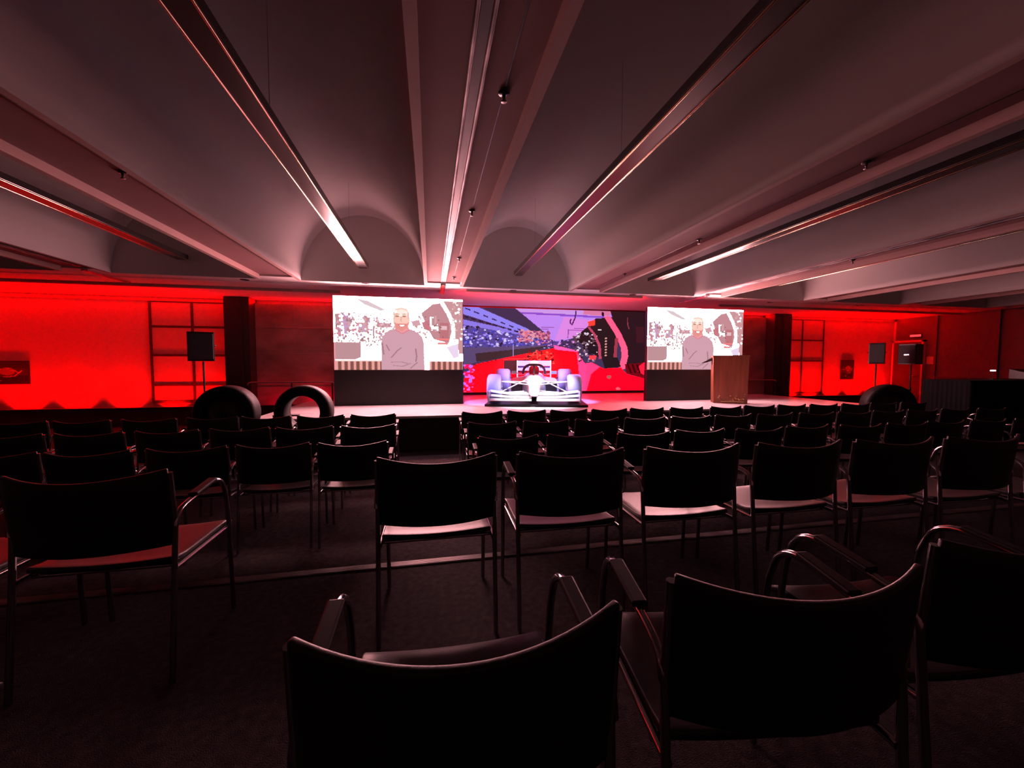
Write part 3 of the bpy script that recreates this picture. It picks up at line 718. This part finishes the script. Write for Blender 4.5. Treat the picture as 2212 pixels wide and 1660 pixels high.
# ------------------------------------------------------------------ pictures, sign, notice
def poster(x0, x1, z0, z1, seed, lab):
    t = thing('poster', ((x0 + x1) / 2, WALL_Y - .03, (z0 + z1) / 2), lab, 'poster', 'dark posters on the end wall')
    a, b = (x1 - x0) / 2, (z1 - z0) / 2
    m = MB(); m.box(-a, a, .0, .028, -b, b); m.build('frame', 'dark_paint', t, bevel=.003)
    r = Ras(64, 40, (.06, .05, .05)); rg = random.Random(seed)
    r.poly([(0, .0), (1, .0), (1, .3), (0, .35)], (.045, .04, .04)); r.poly([(0, .7), (1, .62), (1, 1), (0, 1)], (.02, .02, .02))
    r.ell(.55, .45, .17, .17, (.32, .3, .3))
    c = (.75, .7, .7)
    for pts in ([(.30, .52), (.38, .40), (.43, .33)], [(.62, .42), (.72, .42), (.80, .52), (.86, .42)], [(.46, .68), (.55, .69), (.70, .66), (.78, .54)], [(.33, .80), (.40, .86)], [(.55, .34), (.60, .32)], [(.05, .48), (.22, .5)]):
        r.line(pts, .03, c, .75)
    picture_mesh('print', r, -a + .012, a - .012, -.003, -b + .012, b - .012, 'print', t)
poster(-9.75, -8.87, .75, 1.28, 1, 'dark framed poster with a pale car sketch on the red wall beside the window bay')
poster(13.62, 14.17, .72, 1.38, 2, 'dark framed poster with faint strokes on the red wall by the loudspeakers')
t = thing('exit_sign', (XR - .05, 10.35, 2.19), 'small glowing red exit sign above the dark door', 'sign')
m = MB(); m.box(.0, .05, -.16, .16, -.06, .06); m.build('housing', 'exit_housing', t, bevel=.004)
m = MB(); m.box(-.012, .0, -.15, .15, -.035, .035); m.build('lit_panel', 'exit_red', t)
m = MB(); m.box(XR - .012, XR, 9.86, 10.04, 1.24, 1.49); o = m.build('notice', 'paper'); tag(o, 'small pale notice on the side wall next to the door', 'notice')

# ------------------------------------------------------------------ hand rails
def rail(x0, x1, y, z, lab, post):
    t = thing('handrail', ((x0 + x1) / 2, y, F_LO), lab, 'handrail', 'metal handrails behind the stage')
    a = (x1 - x0) / 2; h = z - F_LO
    m = MB(); m.tube([(-a + .02, 0, h - .06), (-a + .04, 0, h - .015), (-a + .1, 0, h), (a - .1, 0, h), (a - .03, 0, h - .015), (a, 0, h - .06)], .018, 8); m.build('top_rail', 'steel', t)
    for x in post:
        m = MB(); m.tube([(x * a, 0, .002), (x * a, 0, h - .02)], .014, 7); m.build('post', 'black_plastic', t)
rail(-4.05, -2.2, 9.95, .80, 'thin metal handrail behind the two tyres', (-.94, 0, .94))
rail(8.0, 10.02, 9.95, .765, 'thin metal handrail beyond the lectern', (-.94, 0, .98))

# ------------------------------------------------------------------ control desk by the side wall
t = thing('control_desk', (11.1, 5.75, F_LO), 'long black draped table along the dark side of the hall', 'table')
m = MB(); m.box(-1.5, 2.6, -.35, .35, 1.12, 1.15); m.build('tabletop', 'black_cloth', t, bevel=.008)
m = MB()
n = 120; pts = []
for k in range(n):
    u = k / n * 4
    if u < 1: p = (-1.5 + 4.1 * u, -.36); nn = (0, -1)
    elif u < 2: p = (2.6, -.36 + .72 * (u - 1)); nn = (1, 0)
    elif u < 3: p = (2.6 - 4.1 * (u - 2), .36); nn = (0, 1)
    else: p = (-1.5, .36 - .72 * (u - 3)); nn = (-1, 0)
    d_ = .012 * math.sin(k * 2.1); pts.append((p[0] + nn[0] * d_, p[1] + nn[1] * d_))
m.loft([[(x, y, .004) for x, y in pts], [(x, y, 1.13) for x, y in pts]], cap=False); m.build('table_skirt', 'black_cloth', t)
t = thing('mixing_console', (12.2, 5.77, F_LO + 1.152), 'black mixing console on the draped table', 'mixing console')
m = MB(); m.loft([[(-.45, -.22, 0), (.45, -.22, 0), (.45, .25, 0), (-.45, .25, 0)], [(-.45, -.22, .06), (.45, -.22, .06), (.45, .25, .20), (-.45, .25, .20)]], smooth=False); m.build('case', 'black_plastic', t, bevel=.01)
m = MB()
for k in range(16): m.box(-.4 + k * .052, -.38 + k * .052, -.15, -.11, .08, .10)
m.build('fader', 'grille', t)
t = thing('desk_lamp', (10.75, 5.72, F_LO + 1.152), 'tiny white lamp glowing on the draped table', 'lamp')
m = MB(); m.lathe([(0, 0), (.04, 0), (.04, .012), (0, .014)], n=16); m.tube([(0, 0, .01), (0, 0, .16)], .005, 6); m.build('stem', 'black_plastic', t)
m = MB(); m.box(-.045, .045, -.02, .02, .16, .185); m.build('lamp_head', 'lamp_glow', t, bevel=.006)

# ------------------------------------------------------------------ chairs
def make_chair():
    t = thing('armchair', (0, 0, 0), '', 'chair')
    BW = .255
    def back(u, v):
        x = (u * 2 - 1) * BW; q = 1 - (x / BW) ** 2; z0, z1 = .525, .832 - .026 * q
        z = z0 + (z1 - z0) * v
        y = -.215 - .068 * q - .035 * v
        return (x, y, z), (-.4 * x / BW, 1, .1)
    m = MB(); m.sheet(back, 20, 6, .016); m.build('backrest', 'leather', t, bevel=.005)
    def seat(u, v):
        x = (u * 2 - 1) * .245; y = -.20 + .45 * v
        z = .448 - .014 * (1 - (x / .245) ** 2) - .02 * max(0, (v - .85) / .15) ** 2 + .01 * max(0, .15 - v) / .15
        return (x, y, z), (0, .1 * max(0, v - .8), 1)
    m = MB(); m.sheet(seat, 12, 14, .024); m.build('seat', 'leather', t, bevel=.006)
    m = MB()
    for sx in (-1, 1): m.tube([(sx * .25, -.232, .43), (sx * .25, .175, .43)], .010)
    m.tube([(-.256, -.16, .418), (.256, -.16, .418)], .009); m.tube([(-.256, .16, .418), (.256, .16, .418)], .009)
    m.build('seat_frame', 'chair_tube', t)
    for sx in (-1, 1):
        m = MB(); m.tube([(sx * .256, -.275, .004), (sx * .256, -.235, .42), (sx * .257, -.222, .60), (sx * .257, -.243, .815)], .0105); m.build('leg', 'chair_tube', t)
        m = MB(); m.tube([(sx * .258, .205, .004), (sx * .259, .185, .43), (sx * .260, .165, .57)], .0105); m.build('leg', 'chair_tube', t)
        m = MB(); m.tube([(sx * .260, .165, .57)] + bez((sx * .261, .152, .61), (sx * .262, .13, .70), (sx * .263, .03, .695), 7) + [(sx * .263, -.12, .672)] + bez((sx * .263, -.17, .664), (sx * .263, -.225, .655), (sx * .262, -.225, .60), 4), .0105)
        a = m.build('armrest', 'chair_tube', t)
        m = MB(); m.box(-.018, .018, -.115, .05, -.005, .010); p = m.build('arm_pad', 'pad_plastic', a, bevel=.005); p.location = (sx * .263, 0, .698); p.rotation_euler = (R(7), 0, 0)
    return t
proto = make_chair()
rows = [  # row words, block, floor, back Y, list of centre X
    ('row nearest the stage', 'R', F_LO, 5.10, [.65, 1.25, 1.83, 2.41, 2.99, 3.60, 4.24, 4.86, 5.45, 6.03, 6.62, 7.21, 7.80]),
    ('second row from the stage', 'R', F_LO, 4.20, [.64 + .60 * k for k in range(13)]),
    ('third row from the stage', 'R', F_LO, 3.30, [.65, 1.26, 1.87, 2.48, 3.10, 3.71, 4.32, 4.93, 5.54, 6.15, 6.76]),
    ('raised front row', 'R', F_UP, 1.775, [.027, .653, 1.286, 1.90, 2.49, 3.09, 3.69]),
    ('row closest to the camera', 'R', F_UP, .622, [.055, .735, 1.41]),
    ('row nearest the stage', 'L', F_LO, 5.10, [-.69, -1.28, -1.87, -2.45, -3.05, -3.66, -4.26]),
    ('second row from the stage', 'L', F_LO, 4.20, [-.62, -1.20, -1.78, -2.36, -2.96, -3.56]),
    ('third row from the stage', 'L', F_LO, 3.30, [-.60, -1.18, -1.75, -2.33, -2.92]),
    ('raised front row', 'L', F_UP, 1.735, [-1.234, -1.86]),
    ('row closest to the camera', 'L', F_UP, .70, [-1.29]),
]
first = True
YJ = {('raised front row', 'R'): [.0, -.01, -.02, -.04, -.07, -.10, -.14], ('row closest to the camera', 'R'): [0, .02, .05]}
RJ = {('raised front row', 'R'): [0, -1, -1, -1, -1.5, -2, -2], ('row closest to the camera', 'R'): [-1, -7, -4]}
rr = random.Random(11)
for row, blk, fz, by, xs in rows:
    for i, x in enumerate(xs):
        c = proto if first else copy_tree(proto); first = False
        far = 'raised' not in row and 'camera' not in row
        dy = YJ.get((row, blk), [0] * 20)[i] + (rr.uniform(-.03, .03) if far else 0)
        rz = RJ.get((row, blk), [0] * 20)[i] + (rr.uniform(-1.5, 1.5) if far else 0)
        c.location = (x + (.02 if (row.startswith('third') and blk == 'R' and i > 1) else 0), by + .235 + dy, fz); c.rotation_euler = (0, 0, R(rz))
        side = 'race car side' if blk == 'R' else 'tyre side'
        n = ORD[i] + ' from the aisle' if len(xs) > 1 else 'aisle seat'
        c['label'] = f'black armchair in the {row}, {n}, {side}'
        c['group'] = 'rows of audience armchairs'
